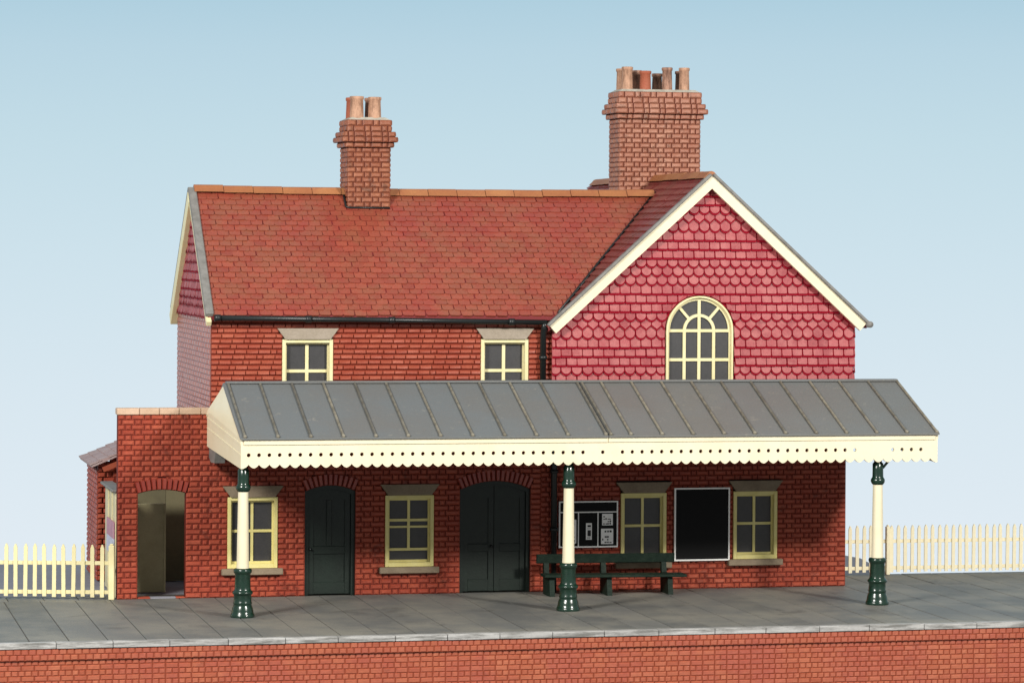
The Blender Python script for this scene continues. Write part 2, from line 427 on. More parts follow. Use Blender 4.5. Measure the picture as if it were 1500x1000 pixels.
tiling(rf,(0,EY,EZ),X,sv,sn,RX0+.1,RX1,-.02,g,.235,['C']*nr,lambda a,b: a<valley_x(EY+b*sv.y)+.15,
       lambda a,b:(min(max(RX0+.1,a),valley_x(EY+min(b,sl)*sv.y)+.04),min(b,sl)),proud=.026,low=.005,jit=.009)
sv2=V((0,-sv.y,sv.z)); sn2=V((0,sv.z,sv.y))
tiling(rf,(0,5.38,EZ),X,sv2,sn2,RX0+.02,RX1,-.02,g,.235,['C']*nr,lambda a,b: a<3.2,lambda a,b:(max(RX0+.02,a),min(b,sl)),proud=.026,low=.005)
roof1=rf.build('roof',SB)
vg=MB('verge')
for (ya,za,yb,zb) in [(EY-.02,EZ,RY,RZ+.02),(5.40,EZ,RY,RZ+.02)]:
    d=V((0,yb-ya,zb-za)); nn=V((0,-d.z,d.y)).normalized()
    if nn.z<0: nn=-nn
    vg.obox(V((RX0-.05,ya,za))-nn*.05,V((.16,0,0)),d,nn*.11,0,.5,.015)
vg.build('verge',roof1)

def cz(x): return GA-GS*abs(x-GX)
CY0,CY1=-.32,9.0
XL,XR=.69,7.31
rf=MB('tile_x','tile_base')
for xe in (XL,XR):
    rf.prism([(GX,CY0+.055,GA-.08),(xe,CY0+.055,cz(xe)-.08),(xe,CY0+.055,cz(xe)),(GX,CY0+.055,GA)],(0,CY1-CY0,0),1)
cs=V((GX-XL,0,GA-cz(XL))); cl=cs.length; cv=cs.normalized(); cn=V((-cv.z,0,cv.x)); nr2=24; g2=cl/nr2
def keep(a,b):
    x=XL+b*cv.x; z=cz(x); yy=-a
    zm=EZ+(yy-EY)*(RZ-EZ)/(RY-EY) if yy<RY else RZ-(yy-RY)*(RZ-EZ)/(RY-EY)
    return z>zm-.25 or yy>5.6
tiling(rf,(XL,0,cz(XL)),-Y,cv,cn,-CY1,-CY0-.03,-.02,g2,.235,['S']*nr2,keep,lambda a,b:(min(a,-CY0-.03),min(b,cl)),proud=.05,low=.004,jit=.004)
cs2=V((GX-XR,0,GA-cz(XR))); cl2=cs2.length; cv2=cs2.normalized(); cn2=V((cv.z,0,cv.x))
tiling(rf,(XR,0,cz(XR)),-Y,cv2,cn2,-CY1,-CY0-.03,-.02,g2,.235,['S']*nr2,lambda a,b:True,lambda a,b:(min(a,-CY0-.03),min(b,cl2)),proud=.05,low=.004)
roof2=rf.build('roof',SB)
vg=MB('verge')
for xe in (XL,XR):
    d=V((GX-xe,0,GA-cz(xe))); nn=V((-d.z,0,d.x)).normalized()
    if nn.z<0: nn=-nn
    vg.obox(V((xe,CY0-.035,cz(xe)))+nn*.006,d,V((0,.13,0)),nn*.06,0,.5,.015)
vg.build('verge',roof2)
# ridge tiles
rd=MB('ridge')
def ridge_run(mb,a,b,step,rad=.10,drop=.08,sag=0.):
    a,b=V(a),V(b); d=(b-a).normalized(); side=d.cross(Z).normalized(); n=max(1,round((b-a).length/step)); 
    for i in range(n):
        s0,s1=i/n,(i+1)/n
        p0=a.lerp(b,s0)+d*.006; p1=a.lerp(b,s1)-d*.006
        dz=-sag*4*s0*(1-s0)+rng.uniform(-.006,.006)
        prof=[(-.17,-drop),(-.10,-.012),(-.05,.045),(0,.062),(.05,.045),(.10,-.012),(.17,-drop)]
        A=[p0+side*x+Z*(z+dz) for x,z in prof]; B=[p1+side*x+Z*(z+dz) for x,z in prof]
        m=len(prof); r=rng.random()
        mb.poly(A+B,[(k,k+1,k+1+m,k+m) for k in range(m-1)]+[tuple(range(m)),tuple(range(m,2*m))],0,r)
ridge_run(rd,(RX0+.06,RY,RZ+.05),(3.62,RY,RZ+.05),.62,sag=.05)
rd.build('ridge_tiles',SB)
rd=MB('ridge'); ridge_run(rd,(GX,CY0+.05,GA+.035),(GX,CY1,GA+.035),.62)
rd.build('ridge_tiles',SB)
# valley strip
vl=MB('black'); A=V((valley_x(EY)-.02,EY,EZ+.055)); B=V((valley_x(RY),RY,RZ+.04))
vl.tube([A,B],.03,8); vl.build('valley_strip',SB)
# bargeboards of the front gable
for xe,xt in ((XL+.02,XL),(XR-.02,XR)):
    bb=MB('cream'); d=V((GX-xe,0,GA-cz(xe))); dn=d.normalized(); nn=V((-dn.z,0,dn.x)); nn=nn if nn.z>0 else -nn
    o=V((xe,CY0+.02,cz(xe)))+nn*.004
    sgn=1 if GX>xe else -1
    W=.195
    # outer face: mitred vertically at the apex
    p0=o; p1=o-nn*W; px_=GX
    t0=(px_-p0.x)/dn.x; t1=(px_-p1.x)/dn.x
    q0=p0+dn*t0; q1=p1+dn*t1
    bb.prism([p0,q0,q1,p1],(0,.09,0))
    r0=p0+dn*.0-nn*W; 
    bb.prism([p0-nn*.0+V((0,.09,0)),q0+V((0,.09,0)),q0-nn*.12+V((0,.09,0)),p0-nn*.12+V((0,.09,0))],(0,.2,0))
    bb.build('bargeboard',SB)
# finial-like end of the rear gutter at the right eave
gt=MB('verge'); gt.tube([(XR+.045,CY0-.05,cz(XR)+.0),(XR+.045,8.9,cz(XR)+.0)],.065,12); gt.build('gutter',SB)
# bargeboards of the left gable
for (ya,yb) in ((EY-.03,RY),(5.42,RY)):
    bb=MB('cream_y'); d=V((0,yb-ya,RZ-EZ+.0)); dn=d.normalized(); nn=V((0,-dn.z,dn.y)); nn=nn if nn.z>0 else -nn
    fr_=ya<1; W=.12 if fr_ else .27
    o=V((RX0-(.035 if fr_ else .06),ya,EZ))-nn*.052-dn*.12
    bb.obox(o-nn*W,V((.10 if fr_ else .15,0,0)),d+dn*.12,nn*W,0,.5,.01)
    bb.build('bargeboard',SB)

# eaves gutter and downpipe
def gz(x): return 5.455-.0125*(x+5.92)
gt=MB('black')
gt.tube([(-5.93,-.23,gz(-5.93)-.035),(.66,-.23,gz(.66)-.035)],.052,12)
gut=gt.build('gutter',SB)
for x in (-5.88,-4.1,-2.45,-.05):
    br=MB('black'); br.tube([(x-.06,-.23,gz(x)-.035),(x+.06,-.23,gz(x)-.035)],.068,12); br.box((x-.03,-.24,gz(x)-.10),(x+.03,-.03,gz(x)-.05)); br.build('bracket',gut)
dp=MB('black')
dp.tube([(.62,-.22,5.34),(.62,-.2,5.22),(.62,-.11,5.1),(.62,-.11,3.7)],.062,12)
dp.tube([(.62,-.11,3.72),(.64,-.11,3.6),(.84,-.11,3.3),(.86,-.11,3.1),(.86,-.11,.0)],.062,12)
for z in (4.6,2.35,1.2):
    x=.62 if z>3.5 else .86
    dp.lathe((x,-.11,z),[(.062,0),(.085,.005),(.085,.07),(.062,.075)],14)
dp.build('downpipe',SB)

# chimneys
def chimney(x0,x1,y0,y1,zb,zs,zc,zt,bm,k,pots,gvc=.6):
    """zs: underside of the corbel, zc: widest course top, zt: top"""
    c=MB(bm,'mortar_ch')
    def ring(a,z0,z1,nrow):
        h=(z1-z0)/nrow
        brickwork(c,(0,y0-a,0),X,Z,-Y,z0,z1,lambda z:[(x0-a,x1+a)],h=h,back=False,S=k*.23,H=k*.12,p=.02,bev=.03,gap=.018,t=.05,clipend=.06)
        brickwork(c,(x0-a,0,0),-Y,Z,-X,z0,z1,lambda z:[(-(y1+a),-(y0-a))],h=h,back=False,S=k*.23,H=k*.12,p=.02,bev=.03,gap=.018,t=.05,clipend=.06)
        brickwork(c,(x1+a,0,0),Y,Z,X,z0,z1,lambda z:[(y0-a,y1+a)],h=h,back=False,S=k*.23,H=k*.12,p=.02,bev=.03,gap=.018,t=.05)
        brickwork(c,(0,y1+a,0),-X,Z,Y,z0,z1,lambda z:[(-(x1+a),-(x0-a))],h=h,back=False,S=k*.23,H=k*.12,p=.02,bev=.03,gap=.018,t=.05)
        c.box((x0-a,y0-a,z0+.001),(x1+a,y1+a,z1-.001),1)
    ring(0,zb,zs,round((zs-zb)/.105))
    st=(zc-zs)/3
    ring(.06,zs,zs+st,1); ring(.13,zs+st,zs+2*st,1); ring(.09,zs+2*st,zc,1)
    ring(.02,zc,zt,round((zt-zc)/.11))
    ob=c.build('chimney',SB)
    f=MB('flaunch'); a=.0
    A=[V((x0-a,y0-a,zt)),V((x1+a,y0-a,zt)),V((x1+a,y1+a,zt)),V((x0-a,y1+a,zt))]
    B=[V((x0+.09,y0+.09,zt+.055)),V((x1-.09,y0+.09,zt+.055)),V((x1-.09,y1-.09,zt+.055)),V((x0+.09,y1-.09,zt+.055))]
    f.poly(A+B,[(3,2,1,0),(4,5,6,7)]+[(i,(i+1)%4,(i+1)%4+4,i+4) for i in range(4)]); f.build('mortar_cap',ob)
    for (px,py,r,hh,mt,ta) in pots:
        q=MB(mt,'soot')
        zb_=zt+.03
        prof=[(r,0),(r*.97,hh*.3),(r*.9,hh-.075),(r*.9+.015,hh-.06),(r*.9+.018,hh-.015),(r*.9+.006,hh),(r*.72,hh),(r*.7,hh-.16)]
        q.lathe((px,py,zb_),prof,22,0,.5,caps=False)
        q.face([(px+r*.7*cos(2*pi*i/22),py+r*.7*sin(2*pi*i/22),zb_+hh-.16) for i in range(22)],1)
        q.build('chimney_pot',ob)
chimney(-2.91,-2.04,2.22,3.06,7.4,8.82,9.14,9.38,'brick_ch',1,
    [(-2.70,2.42,.145,.45,'pot_a',0),(-2.33,2.42,.135,.44,'pot_a',0),(-2.72,2.84,.13,.44,'pot_b',0),(-2.33,2.84,.13,.44,'pot_c',0)],.3)
chimney(3.22,5.0,3.9,4.72,7.6,9.55,9.88,10.13,'brick_chp',1,
    [(3.44,4.1,.118,.50,'pot_a',0),(3.84,4.1,.122,.42,'pot_b',0),(4.32,4.1,.112,.50,'pot_c',0),(4.70,4.1,.112,.50,'pot_a',0),
     (3.42,4.5,.112,.48,'pot_a',0),(3.76,4.5,.112,.45,'pot_c',0),(4.21,4.5,.112,.39,'pot_c',0),(4.72,4.5,.105,.45,'pot_c',0)])

fl_=MB('black'); rz=lambda y: EZ+(y-EY)*(RZ-EZ)/(RY-EY)+.05
fl_.tube([(-2.95,2.56,rz(2.56)),(-2.95,2.19,rz(2.19)),(-2.9,2.165,rz(2.165)),(-2.05,2.165,rz(2.165))],.022,8); fl_.build('flashing',SB)

# windows
def window(x0,x1,z0,z1,style,sill=True,fr='cream_y'):
    w=MB(fr if style=='upper' else 'window_y'); f=.07; yo=-.035
    # casing boards and deep lining
    w.box((x0,yo,z0),(x0+f,.13,z1),0,.5,.006); w.box((x1-f,yo,z0),(x1,.13,z1),0,.5,.006)
    w.box((x0+f,yo,z1-f),(x1-f,.13,z1),0,.5,.006); w.box((x0+f,yo,z0),(x1-f,.13,z0+f*1.2),0,.5,.006)
    a0,a1,b0,b1=x0+f,x1-f,z0+f*1.2,z1-f
    ys,yt=.07,.115; s=.045
    cx=(a0+a1)/2; g=.026
    w.box((a0,ys,b0),(a0+s*.7,yt,b1)); w.box((a1-s*.7,ys,b0),(a1,yt,b1))
    w.box((a0+s*.7,ys,b1-s*.8),(a1-s*.7,yt,b1)); w.box((a0+s*.7,ys,b0),(a1-s*.7,yt,b0+s))
    if style=='open':
        H=b1-b0
        zs_=[(b0+.20*H,.05),(b0+.555*H,.04),(b0+.66*H,.05)]
        for zc_,th_ in zs_: w.box((a0+s*.7,ys,zc_-th_/2),(a1-s*.7,yt,zc_+th_/2))
        w.box((cx-g,ys+.002,zs_[0][0]+.025),(cx+g,yt,b1-s*.8))
    elif style=='upper':
        zm=z1-.62
        w.box((a0+s*.7,ys,zm-.03),(a1-s*.7,yt,zm+.03)); w.box((cx-g*1.25,ys+.002,b0+s),(cx+g*1.25,yt,b1-s*.8))
    else:
        zm=(b0+b1)/2+.02
        w.box((a0+s*.7,ys,zm-.026),(a1-s*.7,yt,zm+.026)); w.box((cx-g,ys+.002,b0+s),(cx+g,yt,b1-s*.8))
    ob=w.build('window',SB)
    p=MB('glass'); p.box((a0+.005,.10,b0+.005),(a1-.005,.108,b1-.005)); p.build('pane',ob)
    l=MB('stone' if style=='upper' else 'stone_dk'); e=.105
    l.prism([(x0+.055,-.075,z1+.002),(x1-.055,-.075,z1+.002),(x1+e,-.075,z1+.215),(x0-e,-.075,z1+.215)],(0,.2,0)); l.build('lintel',ob)
    if sill:
        q=MB('stone_dk'); q.box((x0-.12,-.12,z0-.125),(x1+.10,.12,z0-.002),0,.5,.012); q.build('sill',ob)
for i,wn in enumerate(WINS): window(*wn,'open' if i==1 else 'sash')
for wn in UWINS: window(*wn,'upper',True)

# arched gable window
w=MB('cream_y'); yo=GY-.02; f=.055
def ringp(mb,R0,R1,y0,y1,a0=0,a1=pi,n=24):
    for k in range(n):
        t0,t1=a0+(a1-a0)*k/n,a0+(a1-a0)*(k+1)/n
        mb.prism([(acx+R0*cos(t0),y0,AW[3]+R0*sin(t0)),(acx+R1*cos(t0),y0,AW[3]+R1*sin(t0)),(acx+R1*cos(t1),y0,AW[3]+R1*sin(t1)),(acx+R0*cos(t1),y0,AW[3]+R0*sin(t1))],(0,y1-y0,0))
ringp(w,aw-.035,aw,GY-.06,GY+.13)
w.box((AW[0],GY-.06,AW[2]),(AW[0]+.035,GY+.13,AW[3])); w.box((AW[1]-.035,GY-.06,AW[2]),(AW[1],GY+.13,AW[3]))
ys,yt=GY-.0,GY+.045; b=.03
ringp(w,aw-.09,aw-.034,ys,yt); w.box((AW[0]+.034,ys,AW[2]),(AW[0]+.075,yt,AW[3])); w.box((AW[1]-.075,ys,AW[2]),(AW[1]-.034,yt,AW[3]))
ri=aw*.44
ringp(w,ri-b,ri+b,ys,yt)
for xx in (acx-ri,acx,acx+ri): w.box((xx-b,ys+.002,AW[2]),(xx+b,yt,AW[3]-.003 if xx!=acx else AW[3]+aw-.05))
for zz in (AW[3],AW[3]-.58,AW[3]-1.16): w.box((AW[0]+.06,ys+.004,zz-b),(AW[1]-.06,yt,zz+b))
for a in (pi*.27,pi*.73):
    d=V((cos(a),0,sin(a))); n=V((-sin(a),0,cos(a))); o=V((acx,ys+.001,AW[3]))+d*(ri+.01)
    w.obox(o-n*b*.9,d*(aw-ri-.06),V((0,.044,0)),n*b*1.8)
awin=w.build('arched_window',SB)
p=MB('glass'); p.prism([(AW[0]+.02,GY+.035,AW[2])]+[(acx+(aw-.02)*cos(t),GY+.035,AW[3]+(aw-.02)*sin(t)) for t in [pi-pi*k/24 for k in range(25)]]+[(AW[1]-.02,GY+.035,AW[2])],(0,.02,0)); p.build('pane',awin)

# brick arches
def arch(x0,x1,zs,rise):
    cx,cz_,R,w=arch_geom(x0,x1,zs,rise); mb=MB('arch','mortar'); am=asin(min(1,(w+.075)/(R+RING)))
    am0=asin(w/R); n=max(9,int(round(2*am*(R+RING)/.105)))
    for i in range(n):
        t0=-am+2*am*i/n+.0; t1=-am+2*am*(i+1)/n; g=.006/R
        P=lambda t,r,y: V((cx+r*sin(t),y,cz_+r*cos(t)))
        q=[P(t0,R,0),P(t1,R,0),P(t1,R+RING,0),P(t0,R+RING,0)]
        mb.prism([k+V((0,-.004,0)) for k in q],(0,.22,0),1)
        m0,m1=t0+g,t1-g; rr=rng.random()
        A=[P(m0,R+.004,-.004),P(m1,R+.004,-.004),P(m1,R+RING-.008,-.004),P(m0,R+RING-.008,-.004)]
        e=.014/R; p=-.042+rng.uniform(-.004,.004)
        B=[P(m0+e,R+.016,p),P(m1-e,R+.016,p),P(m1-e,R+RING-.02,p),P(m0+e,R+RING-.02,p)]
        mb.poly(A+B,[(4,5,6,7),(0,1,5,4),(1,2,6,5),(2,3,7,6),(3,0,4,7)],0,rr)
    mb.build('brick_arch',SB)
for d in DOORS+[WAY]: arch(*d)

# doors
def door(x0,x1,zs,rise,leaves):
    cx,cz_,R,w=arch_geom(x0,x1,zs,rise)
    top=lambda x: cz_+sqrt(max(0,R*R-(x-cx)**2))
    def slab(mb,a,b,z0,off,y0,y1,n=10):
        pts=[(a,y0,z0),(b,y0,z0)]+[(b+(a-b)*k/n,y0,top(b+(a-b)*k/n)-off) for k in range(n+1)]
        mb.prism(pts,(0,y1-y0,0))
    fr=MB('door')
    slab(fr,x0,x0+.075,0,0,.07,.19,2); slab(fr,x1-.075,x1,0,0,.07,.19,2)
    for k in range(12):
        a=x0+.075+(x1-x0-.15)*k/12; b=x0+.075+(x1-x0-.15)*(k+1)/12
        fr.prism([(a,.07,top(a)-.09),(b,.07,top(b)-.09),(b,.07,top(b)),(a,.07,top(a))],(0,.12,0))
    ob=fr.build('door',SB)
    L=(x1-x0-.15)/leaves
    for i in range(leaves):
        a=x0+.075+L*i+.006; b=a+L-.012; lf=MB('door')
        slab(lf,a,b,.015,.092,.15,.19)
        s=.105; y0,y1=.122,.151
        def st(p,q,z0,z1): lf.box((p,y0,z0),(q,y1,z1),0,.5,.006)
        slab(lf,a,a+s,.02,.096,y0,y1,2); slab(lf,b-s,b,.02,.096,y0,y1,2)
        m=(a+b)/2
        st(a+s,b-s,.02,.25); st(a+s,b-s,.80,.95)
        slab2=[(a+s,y0,1.86),(b-s,y0,1.86)]+[(b-s+(a-b+2*s)*k/8,y0,top(b-s+(a-b+2*s)*k/8)-.097) for k in range(9)]
        lf.prism(slab2,(0,y1-y0,0))
        if leaves==1: st(m-.05,m+.05,.95,1.86)
        lo=lf.build('door_leaf',ob)
        # door knob
        if leaves==1 or i==0:
            kx=(a+.05) if leaves==1 else b-.05
            k=MB('black'); k.lathe((0,0,0),[(.001,.0),(.022,.006),(.03,.022),(.022,.042),(.012,.055),(.012,.075)],12)
            kk=[(kx+q[0],y0-.07+q[2],.9+q[1]) for q in k.v]; k.v=kk; k.build('knob',lo)
door(*DOORS[0],1); door(*DOORS[1],2)
# dark lining behind the windows and doors so that no light leaks through
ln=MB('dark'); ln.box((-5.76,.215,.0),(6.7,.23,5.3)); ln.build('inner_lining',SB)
# wing yard: side screen, partitions, threshold
sc=MB('screen'); sc.box((-7.74,.235,0),(-7.66,2.5,2.03),0,.5,.01)
for y in (.3,1.05,1.75): sc.box((-7.765,y,.0),(-7.742,y+.09,2.02))
scr=sc.build('timber_screen',SB)
cp=MB('verge'); cp.box((-7.84,.25,2.035),(-7.58,2.55,2.09),0,.5,.015); cp.build('screen_cap',scr)
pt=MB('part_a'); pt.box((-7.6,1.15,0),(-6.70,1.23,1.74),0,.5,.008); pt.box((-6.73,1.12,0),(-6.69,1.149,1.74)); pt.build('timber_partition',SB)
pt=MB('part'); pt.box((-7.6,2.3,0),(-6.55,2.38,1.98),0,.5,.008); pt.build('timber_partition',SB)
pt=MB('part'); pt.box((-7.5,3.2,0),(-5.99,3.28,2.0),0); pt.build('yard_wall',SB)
ts=MB('brick','yard'); ts.box((-7.36,-.01,.004),(-7.12,.2,.03),0,.5,.004); ts.box((-6.62,-.01,.004),(-6.45,.2,.03),0,.8,.004); ts.box((-7.115,.0,.004),(-6.625,.2,.026),1); ts.build('threshold',SB)

# poster on the screen
po=MB('pale','mauve'); po.box((-7.79,.45,.80),(-7.768,1.75,1.12),0); po.box((-7.79,.45,1.123),(-7.768,1.75,1.45),1)
tag(po.build('poster'),'faded mauve and pale blue poster on the cream screen behind the left fence','poster')

# ------------------------------------------------------------------ shed behind the fence
SH=thing('brick_shed','small brick outhouse with pale sloping roof behind the left fence','shed',(-7,5,0))
wb=MB('brick','mortar'); brickwork(wb,(0,3.5,0),X,Z,-Y,0,2.93,lambda z:[(-7.79,-6.2)] if z<2.3 else [(-7.9+(z-2.31)/.41,-6.2)],h=.104)
brickwork(wb,(-7.793,0,0),-Y,Z,-X,0,2.25,lambda z:[(-5.6,-3.5)])
brickwork(wb,(0,5.6,0),-X,Z,Y,0,2.25,lambda z:[(6.2,7.79)])
wb.build('brick_wall',SH)
rf=MB('slate','slate'); a=V((-7.93,3.32,2.31)); d=V((1.95,0,.80)); 
nn=V((-d.z,0,d.x)).normalized()
rf.obox(a,d,V((0,2.5,0)),nn*.05)
tiling(rf,a+nn*.05,-Y,d.normalized(),nn,-2.5,0,-.01,.2,.24,['S']*11,lambda a_,b_:True,lambda a_,b_:(max(-2.5,min(0,a_)),min(b_,2.1)),proud=.03)
rf.v=[(p[0],p[1]+(0),p[2]) for p in rf.v]; rf.build('roof',SH)
fa=MB('fascia'); fa.obox(a+V((.2,-.03,.0)),d*.88,V((0,.028,0)),nn*-.10); fa.build('fascia_board',SH)

# ------------------------------------------------------------------ platform canopy
CN=thing('platform_canopy','long grey ribbed canopy with scalloped cream valance on three green and cream columns','canopy',(.9,-1.7,0))
FX0,FX1,FY=-5.83,7.58,-3.5
KY,KZ,FZ=-1.2,4.21,3.32
rfm=MB('lead','lead_edge')
fs=V((0,KY-FY,KZ-FZ)); fl=fs.length; fv=fs.normalized(); fn=V((0,-fv.z,fv.y))
mid=1.065
for (a,b) in ((FX0-.07,mid),(mid+.012,FX1+.07)):
    rfm.prism([(a,FY-.06,FZ-.022),(a,KY,KZ),(a,KY,KZ-.06),(a,FY-.06,FZ-.082+.03)],(b-a,0,0),0,.3 if b<2 else .7)
    rfm.prism([(a,KY,KZ-.002),(a,.0,3.66),(a,.0,3.60),(a,KY,KZ-.062)],(b-a,0,0),0,.5)
n=22
ribs=[FX0+.02+(FX1-FX0)*i/n for i in range(n+1)]; ribs[11]=mid+.05; ribs.append(mid-.045)
for x in ribs:
    w=.045; o=V((x-w/2,FY-.05,FZ-.02))
    rfm.obox(o,V((w,0,0)),fv*(fl+.03),fn*.042,1,rng.random(),.012)
    rfm.obox(o-fv*.012-fn*.01+V((-.008,0,0)),V((w+.016,0,0)),fv*.07,fn*.06,1,.9,.014)
rfm.obox(V((FX0-.02,KY-.09,KZ-.02)),V((FX1-FX0+.06,0,0)),V((0,.18,0)),V((0,0,.05)),0,.5,.015)
rfm.build('roof',CN)
# valance: one strip of cells, each with its drilled hole and its scallop
va=MB('cream'); NC=70; cw=(FX1-FX0)/NC; zt,zh,zb_=FZ-.05,2.985,2.745; r=.036; yf,yb=FY,FY+.055
filled={34,36,62,63,64,69}
def P3(u,z,y): return (u,y,z)
for c in range(NC):
    u0=FX0+c*cw; um=u0+cw/2; u1=u0+cw
    # scallop lower edge: tooth tips at cell borders, notch under each hole
    low=[(u0+cw*k/8, zb_+.066*(1-abs(cos(pi*k/8)))) for k in range(9)]
    zl,zu=2.865,zh+.12
    strip_low=[(u0+cw*k/8,zl) for k in range(9)]
    for y,flip in ((yf,0),(yb,1)):
        for k in range(8): va.face([P3(*low[k],y),P3(*low[k+1],y),P3(*strip_low[k+1],y),P3(*strip_low[k],y)])
        va.face([P3(u0,zu,y),P3(u1,zu,y),P3(u1,zt,y),P3(u0,zt,y)])
        if c in filled:
            va.face([P3(u0,zl,y)]+[P3(*q,y) for q in strip_low[1:-1]]+[P3(u1,zl,y),P3(u1,zu,y),P3(u0,zu,y)])
        else:
            out=[]; inn=[]
            for k in range(16):
                t=2*pi*k/16-pi*.75; dx,dz=cos(t),sin(t)
                s_=min((cw/2)/abs(dx) if abs(dx)>1e-6 else 9,(( zu-zh) if dz>0 else (zh-zl))/abs(dz) if abs(dz)>1e-6 else 9)
                out.append((um+dx*s_,zh+dz*s_)); inn.append((um+r*dx,zh+r*dz))
            # force true corners
            cor=[(u0,zl),(u1,zl),(u1,zu),(u0,zu)]
            for q in cor:
                j=min(range(16),key=lambda k:(out[k][0]-q[0])**2+(out[k][1]-q[1])**2); out[j]=q
            for k in range(16):
                k2=(k+1)%16; va.face([P3(*out[k],y),P3(*out[k2],y),P3(*inn[k2],y),P3(*inn[k],y)])
            if not flip:
                for k in range(16):
                    k2=(k+1)%16; va.face([P3(*inn[k],yf),P3(*inn[k2],yf),P3(*inn[k2],yb),P3(*inn[k],yb)],0,.5)
    for k in range(8): va.face([P3(*low[k],yf),P3(*low[k+1],yf),P3(*low[k+1],yb),P3(*low[k],yb)])
    if c in filled and c in (34,36): va.lathe((0,0,0),[(.001,0),(.024,0)],10,caps=False); va.v[-20:]=[(um+p[0],yf-.002,zh+p[1]) for p in va.v[-20:]]
va.face([P3(FX0,zt,yf),P3(FX0,zt,yb),P3(FX0,zb_,yb),P3(FX0,zb_,yf)]); va.face([P3(FX1,zt,yf),P3(FX1,zt,yb),P3(FX1,zb_,yb),P3(FX1,zb_,yf)])
va.box((FX0,FY-.022,3.17),(mid,FY-.001,FZ-.055),0,.5,.006); va.box((mid+.01,FY-.02,3.17),(FX1,FY-.001,FZ-.055),0,.5,.006)
va.build('valance',CN,recalc=False)
def endpanel(xf,xk,xw,th):
    e=MB('cream')
    pts=[(xf,FY,2.735),(xf,FY,FZ-.04),(xk,KY,KZ-.04),(xw,-.02,3.62),(xw,-.02,2.93)]
    e.prism(pts,(th,0,0))
    for z0,z1 in ((3.16,3.20),(2.98,3.0)):
        s=-.012 if th>0 else .012
        A=V((xf,FY+.02,z0)); B=V((xw,-.06,z0+.30)); e.obox(A+V((s,0,0)),B-A,V((-s*.9,0,0)),V((0,0,z1-z0)))
    d=V((xk-xf,KY-FY,KZ-FZ)); s=-.014 if th>0 else .014
    e.obox(V((xf+s,FY,FZ-.12)),d,V((-s*.9,0,0)),V((0,0,.07)))
    d=V((xw-xk,-.02-KY,3.62-KZ)); e.obox(V((xk+s,KY,KZ-.12)),d,V((-s*.9,0,0)),V((0,0,.07)))
    e.build('end_panel',CN)
endpanel(FX0-.05,FX0-.05,-6.04,.05); endpanel(FX1+.05,FX1+.05,FX1+.05,-.05)
bm_=MB('dark')
for y,z in ((-3.3,3.02),(-1.2,3.55),(-.12,3.0)): bm_.box((FX0+.1,y-.06,z),(FX1-.1,y+.06,z+.14))
for i in range(8):
    x=FX0+.3+(FX1-FX0-.6)*i/7; bm_.obox(V((x,-3.3,3.16)),V((.08,0,0)),V((0,2.1,.76)),V((0,0,.1))); bm_.obox(V((x,-1.2,3.69)),V((.08,0,0)),V((0,1.1,-.5)),V((0,0,.1)))
bm_.build('beam',CN)
wbk=MB('verge'); wbk.prism([(-6.0,-.95,2.88),(-6.0,-.02,2.99),(-6.0,-.02,2.72),(-6.0,-.3,2.64),(-6.0,-.8,2.66)],(.2,0,0)); wbk.build('wall_bracket',CN)
for cx in (-5.80,.37,6.5):
    cy=-3.28
    sh=MB('cream'); sh.lathe((cx,cy,0),[(.118,.88),(.112,1.0),(.106,1.5),(.098,2.0),(.094,2.33)],30,caps=False)
    so=sh.build('column',CN)
    b=MB('green')
    b.lathe((cx,cy,0),[(.222,.004),(.224,.035),(.215,.06),(.205,.075),(.198,.12),(.188,.17),(.172,.21),(.165,.235),(.172,.25),(.176,.262),(.166,.28),
        (.160,.40),(.168,.42),(.186,.432),(.190,.455),(.182,.475),(.160,.492),(.150,.515),(.146,.56),(.142,.78),(.146,.80),(.162,.815),(.170,.835),(.168,.87),(.156,.89),(.12,.90)],36)
    b.build('column_base',so)
    t=MB('green')
    t.lathe((cx,cy,0),[(.095,2.30),(.112,2.315),(.13,2.345),(.138,2.375),(.132,2.41),(.112,2.435),(.106,2.46),(.104,2.58),(.104,2.705),(.074,2.735),(.074,3.02)],8 if False else 28)
    for s in ((1,) if cx>6 else ()):
        path=[(cx+s*.10,cy,2.62),(cx+s*.15,cy,2.68),(cx+s*.22,cy,2.76),(cx+s*.32,cy,2.86),(cx+s*.42,cy,3.0)]
        t.tube(path,.026,8)
    t.build('column_head',so)

# ------------------------------------------------------------------ bench, boards
BN=thing('platform_bench','dark green wooden bench with back rail against the brick wall','bench',(1.9,-.65,0))
bk=MB('bench'); bk.obox(V((.43,-.46,.60)),V((2.82,0,-.015)),V((0,-.02,.185)),V((0,.06,0)),0,.5,.014); bk.build('backrest',BN)
st=MB('bench')
st.obox(V((.47,-1.02,.375)),V((2.88,0,-.03)),V((0,.40,0)),V((0,0,.055)),0,.5,.012); st.build('seat',BN)
for x in (.58,1.74,2.98):
    lg=MB('bench')
    lg.prism([(x,-.98,.0),(x,-.66,.0),(x,-.40,.0),(x,-.36,.62),(x,-.42,.74),(x,-.46,.6),(x,-.5,.40),(x,-.92,.372)],(.10,0,0)); lg.build('leg',BN)

